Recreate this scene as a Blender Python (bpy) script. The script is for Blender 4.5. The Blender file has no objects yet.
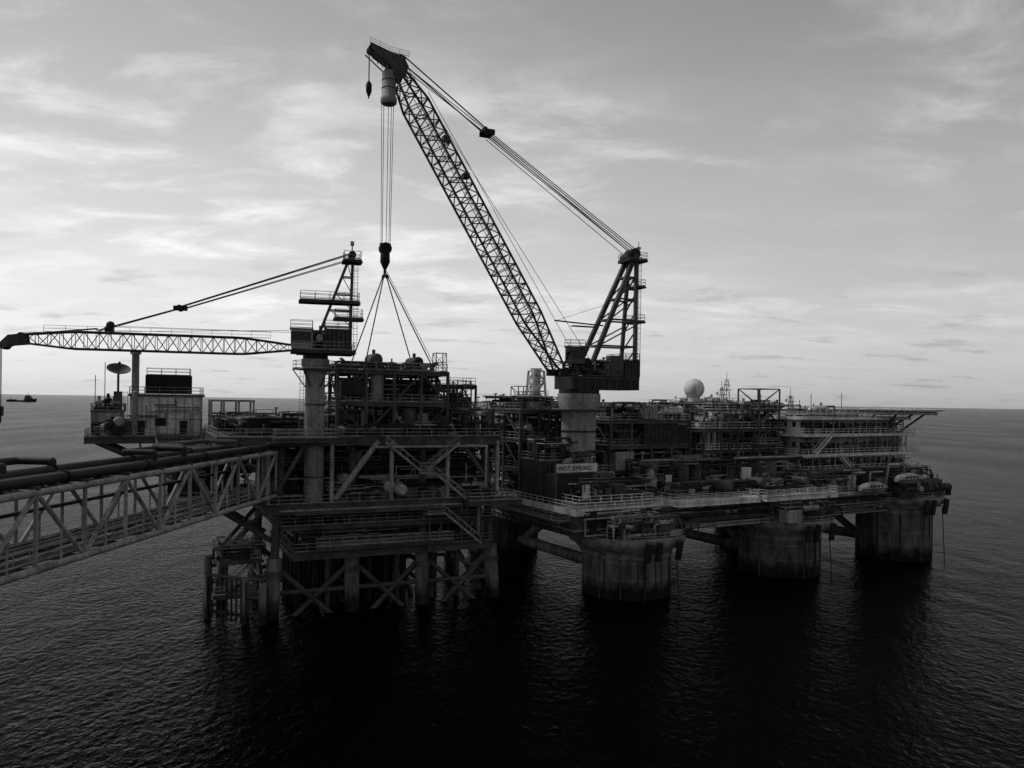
import bpy, math, random
from mathutils import Vector, Matrix

sc = bpy.context.scene
sc.view_settings.view_transform = 'Standard'
sc.view_settings.look = 'None'
sc.view_settings.exposure = 0

# ------------------------------------------------------------------ materials
def mat_paint(name, col, rough=0.6, dirt=0.5, streak=False, metal=0.0, scale=0.35):
    m = bpy.data.materials.new(name); m.use_nodes = True
    nt = m.node_tree; n = nt.nodes; l = nt.links
    p = n['Principled BSDF']
    tc = n.new('ShaderNodeTexCoord'); mp = n.new('ShaderNodeMapping')
    l.new(tc.outputs['Object'], mp.inputs['Vector'])
    if streak: mp.inputs['Scale'].default_value = (1.6, 1.6, 0.3)
    nz = n.new('ShaderNodeTexNoise'); nz.inputs['Scale'].default_value = scale
    nz.inputs['Detail'].default_value = 8; nz.inputs['Roughness'].default_value = 0.7
    l.new(mp.outputs['Vector'], nz.inputs['Vector'])
    cr = n.new('ShaderNodeValToRGB')
    cr.color_ramp.elements[0].position = 0.35; cr.color_ramp.elements[1].position = 0.62
    d = col * (1 - dirt); e = cr.color_ramp.elements
    e[0].color = (d, d, d, 1); e[1].color = (col, col, col, 1)
    l.new(nz.outputs['Fac'], cr.inputs['Fac'])
    n2 = n.new('ShaderNodeTexNoise'); n2.inputs['Scale'].default_value = scale * 9
    n2.inputs['Detail'].default_value = 4
    l.new(tc.outputs['Object'], n2.inputs['Vector'])
    mr = n.new('ShaderNodeMapRange'); mr.inputs['From Min'].default_value = 0.3
    mr.inputs['From Max'].default_value = 0.7; mr.inputs['To Min'].default_value = 0.55
    mr.inputs['To Max'].default_value = 1.1
    l.new(n2.outputs['Fac'], mr.inputs['Value'])
    mx = n.new('ShaderNodeVectorMath'); mx.operation = 'SCALE'
    l.new(cr.outputs['Color'], mx.inputs[0]); l.new(mr.outputs['Result'], mx.inputs['Scale'])
    l.new(mx.outputs['Vector'], p.inputs['Base Color'])
    p.inputs['Roughness'].default_value = rough
    p.inputs['Metallic'].default_value = metal
    p.inputs['Specular IOR Level'].default_value = 0.2
    return m

M = {
 'black': mat_paint('black_steel', 0.012, 0.6, 0.4),
 'dark': mat_paint('dark_painted_steel', 0.03, 0.6, 0.6),
 'mid': mat_paint('grey_painted_steel', 0.10, 0.6, 0.65),
 'lite': mat_paint('light_grey_paint', 0.38, 0.6, 0.6, True),
 'white': mat_paint('white_paint', 0.82, 0.55, 0.45, True),
 'rope': mat_paint('wire_rope', 0.02, 0.7, 0.2),
 'deck': mat_paint('deck_plate', 0.11, 0.8, 0.6),
 'glass': mat_paint('dark_window_glass', 0.02, 0.1, 0.1),
}

def mat_column():
    m = bpy.data.materials.new('stained_hull_column'); m.use_nodes = True
    nt = m.node_tree; n = nt.nodes; l = nt.links; p = n['Principled BSDF']
    tc = n.new('ShaderNodeTexCoord'); mp = n.new('ShaderNodeMapping')
    mp.inputs['Scale'].default_value = (1, 1, 0.3)
    l.new(tc.outputs['Object'], mp.inputs['Vector'])
    nz = n.new('ShaderNodeTexNoise'); nz.inputs['Scale'].default_value = 0.45
    nz.inputs['Detail'].default_value = 10; nz.inputs['Roughness'].default_value = 0.72
    l.new(mp.outputs['Vector'], nz.inputs['Vector'])
    cr = n.new('ShaderNodeValToRGB'); e = cr.color_ramp.elements
    e[0].position = 0.40; e[0].color = (0.05, 0.05, 0.05, 1)
    e[1].position = 0.62; e[1].color = (0.2, 0.2, 0.2, 1)
    l.new(nz.outputs['Fac'], cr.inputs['Fac'])
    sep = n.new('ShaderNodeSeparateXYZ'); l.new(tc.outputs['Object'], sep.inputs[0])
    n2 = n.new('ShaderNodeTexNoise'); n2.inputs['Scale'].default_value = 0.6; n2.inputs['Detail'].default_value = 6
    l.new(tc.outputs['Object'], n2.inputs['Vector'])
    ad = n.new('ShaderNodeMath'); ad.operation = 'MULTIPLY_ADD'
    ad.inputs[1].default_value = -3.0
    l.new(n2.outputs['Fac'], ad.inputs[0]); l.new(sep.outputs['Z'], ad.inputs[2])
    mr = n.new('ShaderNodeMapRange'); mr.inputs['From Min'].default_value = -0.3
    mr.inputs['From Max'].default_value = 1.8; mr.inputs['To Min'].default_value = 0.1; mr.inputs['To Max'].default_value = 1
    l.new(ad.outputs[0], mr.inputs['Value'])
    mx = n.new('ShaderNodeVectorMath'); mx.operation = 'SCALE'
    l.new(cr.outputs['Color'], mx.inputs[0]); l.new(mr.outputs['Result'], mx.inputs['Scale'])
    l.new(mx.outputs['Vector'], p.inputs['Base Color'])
    p.inputs['Roughness'].default_value = 0.7
    p.inputs['Specular IOR Level'].default_value = 0.2
    return m
M['col'] = mat_column()

# ------------------------------------------------------------------ builder
def frame(ox, oy, ang):
    c, s = math.cos(ang), math.sin(ang)
    def T(p):
        return (ox + c * p[0] - s * p[1], oy + s * p[0] + c * p[1], p[2])
    return T
IDT = lambda p: (p[0], p[1], p[2])

def empty(name):
    o = bpy.data.objects.new(name, None); sc.collection.objects.link(o); return o

class B:
    def __init__(s, name, parent=None, T=IDT):
        s.name = name; s.parent = parent; s.T = T
        s.v = []; s.f = []; s.m = []; s.sm = []; s.mats = []
    def mi(s, k):
        if k not in s.mats: s.mats.append(k)
        return s.mats.index(k)
    def add(s, vs, fs, mat, smooth=False):
        o = len(s.v); s.v += [s.T(p) for p in vs]; k = s.mi(mat)
        for f in fs:
            s.f.append(tuple(i + o for i in f)); s.m.append(k); s.sm.append(smooth)
    def box(s, a0, a1, b0, b1, c0, c1, mat='mid'):
        vs = [(a0,b0,c0),(a1,b0,c0),(a1,b1,c0),(a0,b1,c0),(a0,b0,c1),(a1,b0,c1),(a1,b1,c1),(a0,b1,c1)]
        s.add(vs, [(0,3,2,1),(4,5,6,7),(0,1,5,4),(1,2,6,5),(2,3,7,6),(3,0,4,7)], mat)
    def tube(s, a, b, r, mat='mid', n=6, r2=None, caps=True):
        a = Vector(a); b = Vector(b); d = b - a
        if d.length < 1e-5: return
        d.normalize()
        up = Vector((0,0,1)) if abs(d.z) < 0.9 else Vector((1,0,0))
        x = d.cross(up).normalized(); y = d.cross(x)
        if r2 is None: r2 = r
        vs = []
        for q, rr in ((a, r), (b, r2)):
            for i in range(n):
                t = 2 * math.pi * (i + 0.5) / n
                vs.append(tuple(q + x * (math.cos(t) * rr) + y * (math.sin(t) * rr)))
        fs = [(i, (i+1) % n, n + (i+1) % n, n + i) for i in range(n)]
        s.add(vs, fs, mat, n > 5)
        if caps:
            s.add(vs, [tuple(range(n))[::-1], tuple(range(n, 2*n))], mat)
    def beam(s, a, b, w, mat='mid', caps=True):
        s.tube(a, b, w * 0.707, mat, 4, caps=caps)
    def pipe(s, pts, r, mat='mid', n=8):
        for a, b in zip(pts[:-1], pts[1:]): s.tube(a, b, r, mat, n)
        for p in pts[1:-1]: s.ball(p, r * 1.02, mat, 8, 5)
    def lathe(s, c, prof, mat='mid', n=24, cap=True):
        vs = []; fs = []
        for (r, z) in prof:
            for i in range(n):
                t = 2 * math.pi * i / n
                vs.append((c[0] + r * math.cos(t), c[1] + r * math.sin(t), z))
        for k in range(len(prof) - 1):
            for i in range(n):
                j = (i + 1) % n
                fs.append((k*n + i, k*n + j, (k+1)*n + j, (k+1)*n + i))
        s.add(vs, fs, mat, True)
        if cap:
            s.add(vs[-n:], [tuple(range(n))], mat); s.add(vs[:n], [tuple(range(n))[::-1]], mat)
    def ball(s, c, r, mat='mid', n=16, m=8, sz=1.0):
        prof = [(max(0.001, r * math.sin(math.pi * i / m)), c[2] - sz * r * math.cos(math.pi * i / m)) for i in range(m + 1)]
        s.lathe(c, prof, mat, n, False)
    def vtank(s, u, v, z, r, h, mat='mid'):
        prof = [(r, z), (r, z + h)] + [(max(0.01, r * math.cos(a)), z + h + 0.5 * r * math.sin(a)) for a in (0.4, 0.8, 1.2, 1.5)]
        s.lathe((u, v), prof, mat, 14)
        s.lathe((u, v), [(r*1.04, z + h*0.5), (r*1.04, z + h*0.5 + .12)], mat, 14)
        s.tube((u, v, z + h), (u, v, z + h + r), 0.12, 'dark', 6)
    def htank(s, u, v, z, r, L, axis=0, mat='mid'):
        d = Vector((1,0,0)) if axis == 0 else Vector((0,1,0))
        c = Vector((u, v, z + r + 0.5))
        a = c - d * L / 2; b = c + d * L / 2
        s.tube(a, b, r, mat, 14, caps=False)
        s.tube(b, b + d * r * 0.35, r, mat, 14, r2=r * 0.7); s.tube(a, a - d * r * 0.35, r, mat, 14, r2=r * 0.7)
        for q in (a + d * L * 0.2, b - d * L * 0.2):
            e = Vector((0, 1, 0)) if axis == 0 else Vector((1, 0, 0))
            s.beam(q - e * r * .8 + Vector((0,0,-r-0.5)), q - e * r * .5 , 0.25, 'dark')
            s.beam(q + e * r * .8 + Vector((0,0,-r-0.5)), q + e * r * .5 , 0.25, 'dark')
        s.tube(c, c + Vector((0,0,r+0.6)), 0.25, mat, 8)
    def rail(s, pts, h=1.1, mat='lite', r=0.045, step=1.8):
        for a, b in zip(pts[:-1], pts[1:]):
            a = Vector(a); b = Vector(b); L = (b - a).length; k = max(1, int(L / step))
            for i in range(k + 1):
                q = a.lerp(b, i / k); s.tube(q, q + Vector((0,0,h)), r, mat, 4, caps=False)
            for hh in (h, h * 0.55): s.tube(a + Vector((0,0,hh)), b + Vector((0,0,hh)), r, mat, 4, caps=False)
            s.tube(a + Vector((0,0,.1)), b + Vector((0,0,.1)), r * 1.6, mat, 4, caps=False)
    def railrect(s, u0, u1, v0, v1, z, **k):
        s.rail([(u0,v0,z),(u1,v0,z),(u1,v1,z),(u0,v1,z),(u0,v0,z)], **k)
    def deck(s, u0, u1, v0, v1, z, dep=0.7, mat='mid', rail=True, plate='deck', step=3.0, rmat='lite'):
        s.box(u0, u1, v0, v1, z - 0.14, z, plate)
        for (p, q) in (((u0,v0),(u1,v0)), ((u0,v1),(u1,v1)), ((u0,v0),(u0,v1)), ((u1,v0),(u1,v1))):
            s.ibeam((p[0], p[1], z - 0.15), (q[0], q[1], z - 0.15), dep, mat)
        k = int((u1 - u0) / step)
        for i in range(1, k):
            u = u0 + (u1 - u0) * i / k
            s.box(u - .12, u + .12, v0 + .3, v1 - .3, z - dep * .9, z - .15, mat)
        k = int((v1 - v0) / (step * 1.5))
        for i in range(1, k):
            v = v0 + (v1 - v0) * i / k
            s.box(u0 + .3, u1 - .3, v - .15, v + .15, z - dep, z - .16, mat)
        if rail: s.railrect(u0 + .05, u1 - .05, v0 + .05, v1 - .05, z, mat=rmat)
    def ibeam(s, a, b, dep, mat):
        a = Vector(a); b = Vector(b); d = (b - a).normalized(); n = Vector((-d.y, d.x, 0))
        def bx(w, z0, z1):
            vs = []
            for z in (z0, z1):
                for q, sg in ((a, -1), (b, -1), (b, 1), (a, 1)):
                    p = q + n * (w * sg); vs.append((p.x, p.y, p.z + z))
            s.add(vs, [(0,3,2,1),(4,5,6,7),(0,1,5,4),(1,2,6,5),(2,3,7,6),(3,0,4,7)], mat)
        bx(0.18, -0.06, 0.0); bx(0.05, -dep + .06, -.06); bx(0.18, -dep, -dep + .06)
    def stairs(s, a, b, w=0.9, mat='lite', side=(0, 1, 0)):
        a = Vector(a); b = Vector(b); sd = Vector(side) * w
        for o in (Vector((0,0,0)), sd):
            s.beam(a + o, b + o, 0.22, mat)
            s.tube(a + o + Vector((0,0,1)), b + o + Vector((0,0,1)), .05, mat, 4)
            for i in range(6):
                q = a.lerp(b, i / 5) + o; s.tube(q, q + Vector((0,0,1)), .04, mat, 4)
        k = int(abs(b.z - a.z) / 0.25)
        for i in range(k):
            q = a.lerp(b, (i + .5) / k); s.tube(q, q + sd, 0.09, mat, 4)
    def ladder(s, u, v, z0, z1, mat='lite', cage=True, dx=0.25):
        s.tube((u-dx, v, z0), (u-dx, v, z1), .04, mat, 4); s.tube((u+dx, v, z0), (u+dx, v, z1), .04, mat, 4)
        z = z0
        while z < z1:
            s.tube((u-dx, v, z), (u+dx, v, z), .025, mat, 4); z += .4
        if cage:
            z = z0 + 2
            while z < z1 + 1:
                pts = [(u + .4*math.cos(t), v - .05 - .75*math.sin(t), z) for t in (0, .8, 1.57, 2.3, 3.14)]
                for p, q in zip(pts[:-1], pts[1:]): s.tube(p, q, .03, mat, 4, caps=False)
                z += 0.9
    def tower(s, u, v, w, z0, z1, mat='mid', bay=3.0, r=0.12, w1=None):
        if w1 is None: w1 = w
        k = max(1, int((z1 - z0) / bay))
        def P(i, c):
            t = i / k; h = (w * (1 - t) + w1 * t) / 2
            sx, sy = ((-1,-1),(1,-1),(1,1),(-1,1))[c % 4]
            return (u + sx*h, v + sy*h, z0 + (z1 - z0) * t)
        for i in range(k):
            for c in range(4):
                s.tube(P(i,c), P(i+1,c), r, mat, 5)
                s.tube(P(i+1,c), P(i+1,c+1), r*.7, mat, 4)
                if (i + c) % 2: s.tube(P(i,c), P(i+1,c+1), r*.6, mat, 4)
                else: s.tube(P(i,c+1), P(i+1,c), r*.6, mat, 4)
    def lattice(s, a, b, w0, w1, w2, nb, mat='mid', r=0.14, h0=None, lat=(0,1,0), t1=0.2, t2=0.88, h1=None, h2=None):
        a = Vector(a); b = Vector(b); d = (b - a).normalized(); lt = Vector(lat).normalized(); up = lt.cross(d).normalized()
        h0 = w0 if h0 is None else h0; h1 = w1 if h1 is None else h1; h2 = w2 if h2 is None else h2
        def S(t, x0, x1, x2):
            if t < t1: return x0 + (x1 - x0) * t / t1
            if t > t2: return x1 + (x2 - x1) * (t - t2) / (1 - t2)
            return x1
        def P(i, c):
            t = i / nb; w = S(t, w0, w1, w2) / 2; h = S(t, h0, h1, h2) / 2
            sx, sy = ((-1,-1),(1,-1),(1,1),(-1,1))[c % 4]
            return a.lerp(b, t) + lt * (sx * w) + up * (sy * h)
        for i in range(nb):
            for c in range(4):
                s.tube(P(i,c), P(i+1,c), r, mat, 6, caps=False)
                if i % 2: s.tube(P(i,c), P(i+1,c+1), r*.5, mat, 5, caps=False)
                else: s.tube(P(i,c+1), P(i+1,c), r*.5, mat, 5, caps=False)
                s.tube(P(i+1,c), P(i+1,c+1), r*.45, mat, 4, caps=False)
    def randpipes(s, u0, u1, v0, v1, z0, z1, n, rng, rr=(0.06, 0.22), mats=('mid','dark','lite','mid','dark')):
        for _ in range(n):
            p = [rng.uniform(u0,u1), rng.uniform(v0,v1), rng.uniform(z0,z1)]
            pts = [tuple(p)]; ax = rng.choice((0,1,2)); lo = (u0,v0,z0); hi = (u1,v1,z1)
            for k in range(rng.randint(2, 5)):
                L = rng.uniform(.2, .7) * (hi[ax] - lo[ax]) * rng.choice((-1, 1))
                p[ax] = min(hi[ax], max(lo[ax], p[ax] + L)); pts.append(tuple(p))
                ax = (ax + rng.choice((1, 2))) % 3
            r = rng.uniform(*rr); s.pipe(pts, r, rng.choice(mats), 6)
    def clutter(s, u0, u1, v0, v1, z, h, n, rng, mats=('mid','dark','lite','dark','mid','black','lite'), pipes=None):
        for _ in range(n):
            u = rng.uniform(u0,u1); v = rng.uniform(v0,v1); k = rng.random(); m = rng.choice(mats)
            if k < .3:
                w = rng.uniform(.5, 1.6); d = rng.uniform(.5, 1.4); hh = rng.uniform(.25, .75) * h
                s.box(u-w, u+w, v-d, v+d, z + .2, z + hh, m)
                s.box(u-w-.08, u+w+.08, v-d-.08, v+d+.08, z + hh, z + hh + .08, m)
                for i in range(4):
                    x = u - w + (i + .5) * w / 2
                    s.box(x-.04, x+.04, v-d-.06, v-d, z + .25, z + hh - .02, m)
            elif k < .48:
                s.vtank(u, v, z, rng.uniform(.35, 1.1), rng.uniform(.4, .85) * h, m)
            elif k < .62:
                s.htank(u, v, z + rng.uniform(0, .4) * h, rng.uniform(.4, .95), rng.uniform(2.5, 5), rng.choice((0,1)), m)
            elif k < .75:
                hh = rng.uniform(.7, 1.25) * h; s.beam((u,v,z), (u,v,z+hh), .18, m)
                s.box(u-.25, u+.25, v-.2, v+.2, z+hh, z+hh+.25, 'lite')
            elif k < .88:
                a = rng.uniform(1.2, 2.8); hh = rng.uniform(.4, .9) * h
                for x in (-a, a):
                    for y in (-.8, .8): s.beam((u+x, v+y, z), (u+x, v+y, z+hh), .18, m)
                s.box(u-a-.1, u+a+.1, v-.9, v+.9, z+hh, z+hh+.12, m)
                s.beam((u-a, v-.8, z), (u+a, v-.8, z+hh), .12, m)
                if rng.random() < .6: s.railrect(u-a, u+a, v-.8, v+.8, z+hh+.12)
            else:
                rr = rng.uniform(.2, .45)
                s.tube((u,v,z), (u,v,z + h*.5), rr*.5, m, 8); s.tube((u,v,z+h*.5), (u,v,z+h*.5+.1), rr*1.6, m, 12)
                s.tube((u-.6,v,z+h*.3), (u+.6,v,z+h*.3), rr*.8, m, 8)
        s.randpipes(u0, u1, v0, v1, z + .2, z + h, pipes if pipes is not None else n * 2, rng)
    def frameblock(s, u0, u1, v0, v1, z0, z1, nu=3, nv=2, lv=2, mat='mid', w=.35, brace=True, rng=None, clut=12, rail=True, rmat='lite'):
        us = [u0 + (u1-u0)*i/nu for i in range(nu+1)]; vs = [v0 + (v1-v0)*i/nv for i in range(nv+1)]
        for u in us:
            for v in vs: s.beam((u,v,z0), (u,v,z1), w, mat)
        H = (z1 - z0) / lv
        for k in range(lv + 1):
            z = z0 + H * k
            if k > 0: s.deck(u0, u1, v0, v1, z, .5, mat, rail=rail, rmat=rmat)
            if rng and k < lv: s.clutter(u0+1, u1-1, v0+.8, v1-1, z, H*.85, clut, rng)
        if brace:
            for k in range(lv):
                for i in range(nu):
                    z = z0 + H*k
                    if (i + k) % 2: s.beam((us[i], v0, z), (us[i+1], v0, z+H-.3), w*.55, mat)
                    elif (i + k) % 4 == 0: s.beam((us[i+1], v0, z), (us[i], v0, z+H-.3), w*.55, mat)
                s.beam((u0, v0, z0+H*k), (u0, vs[1], z0+H*(k+1)-.3), w*.55, mat)
                s.beam((u1, v0, z0+H*k), (u1, vs[1], z0+H*(k+1)-.3), w*.55, mat)
    def done(s):
        me = bpy.data.meshes.new(s.name); me.from_pydata(s.v, [], s.f)
        me.polygons.foreach_set('material_index', s.m); me.polygons.foreach_set('use_smooth', s.sm)
        for k in s.mats: me.materials.append(M[k])
        me.update()
        o = bpy.data.objects.new(s.name, me); sc.collection.objects.link(o)
        if s.parent: o.parent = s.parent
        return o

# ================================================================== jacket platform
JT = frame(-32.4, 108, math.radians(25))
jp = empty('offshore_jacket_platform')
rj = random.Random(11)

b = B('jacket_legs_and_bracing', jp, JT)
lu = (1.2, 11.5, 22, 32.5); lv_ = (1.5, 19)
def legp(i, j, z):
    t = (15 - z) / 18; return (lu[i] + (-1.0 if i == 0 else (1.0 if i == 3 else 0)) * t, lv_[j] + (-.8 if j == 0 else .8) * t, z)
for i in range(4):
    for j in range(2):
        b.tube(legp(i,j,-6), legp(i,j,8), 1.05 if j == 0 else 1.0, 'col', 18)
        b.tube(legp(i,j,8), legp(i,j,24), .6, 'mid', 14)
        b.tube(legp(i,j,5.5), legp(i,j,6.3), 1.3, 'mid', 18)
for j in range(2):
    for i in range(3):
        b.tube(legp(i,j,-3), legp(i+1,j,7), .38, 'mid', 10); b.tube(legp(i+1,j,-3), legp(i,j,7), .38, 'mid', 10)
        b.tube(legp(i,j,3.2), legp(i+1,j,3.2), .35, 'mid', 10)
for i in range(4):
    b.tube(legp(i,0,-3), legp(i,1,7), .38, 'mid', 10); b.tube(legp(i,1,-3), legp(i,0,7), .38, 'mid', 10)
    b.tube(legp(i,0,3.2), legp(i,1,3.2), .35, 'mid', 10)
for i in range(7):
    for j in range(4):
        b.tube((4.5 + i*2.6, 4.5 + j*3.4, -5), (4.5 + i*2.6, 4.5 + j*3.4, 16), .5, 'dark', 10)
for q in ((24.5, 4), (26, 7), (28.4, 3.5), (18.5, 2.4), (8.3, 2.2)):
    b.tube((q[0], q[1], -5), (q[0], q[1], 9), .4, 'mid', 10)
b.done()

b = B('boat_landing', jp, JT)
for (u, v, z1) in ((-7.5, 3.5, 8.5), (-5.6, 7, 8), (-3.2, -1.4, 6.2), (-1.2, -2.6, 5.6), (-4.6, 12, 8), (-7.2, 9.5, 7)):
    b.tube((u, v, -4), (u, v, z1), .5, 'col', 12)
for z in (1.2, 3.6, 6.0):
    b.tube((-7.5, 3.5, z), (-3.2, -1.4, z), .22, 'mid', 8); b.tube((-7.5, 3.5, z), (-7.2, 9.5, z), .22, 'mid', 8)
    b.tube((-3.2, -1.4, z), (-1.2, -2.6, z), .22, 'mid', 8); b.tube((-7.2, 9.5, z), (-4.6, 12, z), .2, 'mid', 8)
    b.tube((-7.2, 9.5, z), (0.6, 10, z), .25, 'mid', 8); b.tube((-3.2, -1.4, z), (1, 1.4, z), .25, 'mid', 8)
b.tube((-7.5,3.5,1.2), (-3.2,-1.4,6), .18, 'mid', 8)
b.tube((-7.5,3.5,6), (-7.2,9.5,1.2), .18, 'mid', 8)
b.deck(-7, -1.5, 0.5, 9, 3.7, .4, 'mid'); b.deck(-6, -1, 1, 8, 8.2, .5, 'mid')
b.tube((-6.5, 3, 8), (0, 2, 15), .3, 'mid', 10); b.tube((-6, 8.5, 8), (0, 9, 15), .3, 'mid', 10)
b.stairs((-6, 1.2, 3.7), (-1.5, 1.2, 8.2)); b.stairs((-5, 3.2, 8.2), (0, 3.2, 15.2))
for i in range(9): b.tube((-7.6 + i*.55, 2.9 - i*.62, .3), (-7.6 + i*.55, 2.9 - i*.62, 5.8), .13, 'dark', 6)
b.clutter(-6, -2, 1, 8, 8.2, 2, 6, rj)
b.done()

b = B('cellar_deck', jp, JT)
b.deck(3, 32.5, -0.5, 20.5, 8.9, 1.0, 'mid')
b.deck(6, 26, -1.5, -.6, 9.6, .4, 'mid')
b.clutter(4, 31, 1, 19, 8.9, 4.5, 55, rj, pipes=120)
b.deck(1.5, 33, 0.2, 20, 12.4, .5, 'mid')
b.clutter(4, 31, 1, 19, 12.4, 2.2, 35, rj, pipes=80)
b.box(5, 12, .6, 1.3, 9.2, 10.6, 'mid'); b.box(20.5, 24, .2, 1.2, 9.0, 10.2, 'mid')
b.randpipes(4, 31, -.4, .8, 9, 12.2, 26, rj, (.06,.16))
b.done()

b = B('main_deck', jp, JT)
b.deck(-1, 34, -1.2, 21.5, 15.6, 1.2, 'mid')
b.clutter(1, 33, 1.5, 20, 15.6, 5, 90, rj, pipes=190)
b.clutter(8, 32, -.2, 1.2, 15.6, 2.2, 24, rj, pipes=30)
b.deck(0, 33, 4, 21, 20.4, .6, 'mid')
b.clutter(1, 32, 4.5, 20, 20.4, 3, 55, rj, pipes=110)
for u in (-.5, 8, 16.5, 25, 33):
    b.beam((u, -.9, 15.6), (u, -.9, 24), .5, 'lite')
b.tube((8.5, -.9, 16), (14.5, -.9, 24), .42, 'lite', 10)
b.tube((0, -.9, 16), (4.5, -.9, 24), .3, 'mid', 10)
b.tube((33, -.9, 16), (27, -.9, 24), .35, 'mid', 10)
b.pipe([(1,-1.1,14.7),(30,-1.1,14.7),(30,-1.1,10)], .2, 'lite'); b.pipe([(3,-1.3,14.1),(24,-1.3,14.1),(24,-1.3,9.5)], .14, 'mid')
b.pipe([(14,-1.3,23.2),(31,-1.3,23.2),(31,-1.3,17)], .2, 'lite')
b.stairs((15.5, -2.2, 23.8), (20.5, -2.2, 19.8)); b.deck(20.5, 22.5, -2.4, -1.0, 19.8, .3, 'lite')
b.stairs((22.2, -2.2, 19.8), (27.5, -2.2, 15.6)); b.stairs((26.5, -2.2, 23.8), (21.5, -2.2, 19.8))
b.stairs((24, -2.2, 13.8), (30, -2.2, 8.9)); b.deck(21.5, 24.2, -2.5, -.8, 13.9, .3, 'lite')
b.deck(27.5, 36, -3.5, 1, 15.3, .6, 'mid')
for u in (22, 27, 30):
    b.beam((u,-1.9,8.5), (u,-1.9,15), .2, 'mid')
b.done()

b = B('upper_deck', jp, JT)
b.deck(-7, 33.5, -1, 21.5, 24.7, 1.1, 'mid')
b.deck(0, 8.5, -2.4, -1.05, 24.6, .5, 'mid')
b.clutter(-5, 7, 2, 20, 24.7, 3, 26, rj, pipes=55)
b.clutter(8, 33, 12, 20, 24.7, 4.5, 34, rj, pipes=60)
b.clutter(26, 33, .5, 12, 24.7, 4, 22, rj, pipes=45)
b.clutter(8, 26, -.3, .8, 24.7, 1.6, 24, rj, pipes=30)
b.frameblock(26.5, 33, 8, 20, 24.7, 32.5, 2, 2, 2, 'dark', .3, True, rj, 10)
b.tower(29, 4, 2.2, 24.7, 33, 'mid', 2, .1)
for i in range(7):
    u = rj.uniform(9, 33); v = rj.uniform(4, 18); h = rj.uniform(5, 8)
    b.tube((u,v,24.7), (u,v,24.7+h), .07, 'mid', 5); b.box(u-.3,u+.3,v-.15,v+.15,24.7+h,24.9+h,'lite')
b.done()

b = B('cantilever_deck', jp, JT)
b.deck(-23.5, -5.5, 21.8, 33, 23.8, .9, 'mid')
b.deck(-6.8, 1, 20, 30, 23.9, .7, 'mid')
for (a, c) in (((-22,22.5,23),(-13,22.5,18.6)), ((-22,32,23),(-13,32,18.6)), ((-7,22.5,15),(-14,22.5,23)), ((-7,31,15),(-14,31,23)), ((1,21,13),(-7,22.5,15)), ((1,30,14),(-7,31,15))):
    b.tube(a, c, .4, 'mid', 10)
b.deck(-16, 1, 21, 31, 18.8, .6, 'mid')
for u in (-16, -11, -6):
    b.beam((u, 21.6, 18.8), (u, 21.6, 23), .3, 'mid'); b.beam((u, 31, 18.8), (u, 31, 23), .3, 'mid')
b.tube((0,21,15),(-15,21.5,18.4),.35,'mid',10)
b.clutter(-15, 0, 22, 30, 18.8, 3, 20, rj, pipes=40)
for u in (-6.2, -4.4, -2.2, 0):
    for v in (19, 23):
        b.beam((u, v, 24), (u, v, 29.3), .28, 'lite')
    b.beam((u, 19, 29.3), (u, 23, 29.3), .28, 'lite')
for v in (19, 23):
    b.beam((-6.4, v, 29.4), (.2, v, 29.4), .3, 'lite'); b.beam((-6.4, v, 27), (.2, v, 27), .22, 'mid')
b.clutter(-6, 0, 19.5, 23, 24, 3.4, 10, rj, pipes=20)
b.stairs((-12, 20.8, 19), (-7, 20.8, 24), mat='lite')
b.done()

b = B('control_building', jp, JT)
b.box(-17.5, -7.2, 22.8, 31, 23.9, 29.9, 'white')
b.box(-17.8, -6.9, 22.5, 31.3, 29.9, 30.25, 'mid')
for i in range(9): b.box(-17.1+i*1.2, -17.0+i*1.2, 22.72, 22.8, 24.0, 29.8, 'lite')
b.box(-16.4,-15.4,22.66,22.8,24,26.2,'dark'); b.box(-10.5,-9.4,22.66,22.8,24,26.2,'dark')
b.box(-14,-12.4,22.66,22.8,25.4,26.6,'glass'); b.box(-17.62,-17.5,24,26,25.3,26.6,'glass')
b.box(-17.9, -13.6, 21.95, 22.62, 26.8, 27.0, 'mid')
b.randpipes(-17.3,-7.4,22.1,22.7,24,29.6,8,rj,(.05,.1),('mid','lite'))
b.railrect(-17.6, -7.1, 22.7, 31.1, 30.25)
b.box(-15.4, -8.7, 24.2, 28.6, 30.4, 33.2, 'dark')
for i in range(14): b.box(-15.2 + i*.47, -15.05 + i*.47, 24.1, 24.2, 30.5, 33.1, 'black')
b.railrect(-15.2, -8.9, 24.4, 28.4, 33.2, mat='mid')
b.box(-22.8, -18.3, 24, 30, 24.0, 27.4, 'lite'); b.box(-22.9, -18.2, 23.9, 30.1, 27.4, 27.6, 'mid')
b.clutter(-22.5, -18, 22.3, 24, 23.9, 2.2, 9, rj, pipes=16)
b.clutter(-22, -19, 25, 29, 27.6, 1.5, 6, rj, pipes=8)
b.railrect(-22.8, -18.3, 24, 30, 27.6)
b.ladder(-18.1, 22.6, 24, 30.5)
b.tube((-16.8, 23.6, 30), (-16.8, 23.6, 36.3), .55, 'lite', 12)
b.tube((-16.8, 22.0, 24), (-16.8, 22.0, 30.3), .4, 'lite', 12); b.tube((-16.8,22.0,30.2),(-16.8,23.6,30.8),.4,'lite',12)
b.tube((-16.8, 23.6, 36.3), (-16.8, 23.6, 36.8), .8, 'lite', 12)
for (u, h) in ((-21, 35), (-22.3,33)):
    b.tube((u, 25, 27), (u, 25, h), .06, 'mid', 5)
b.done()

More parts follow.
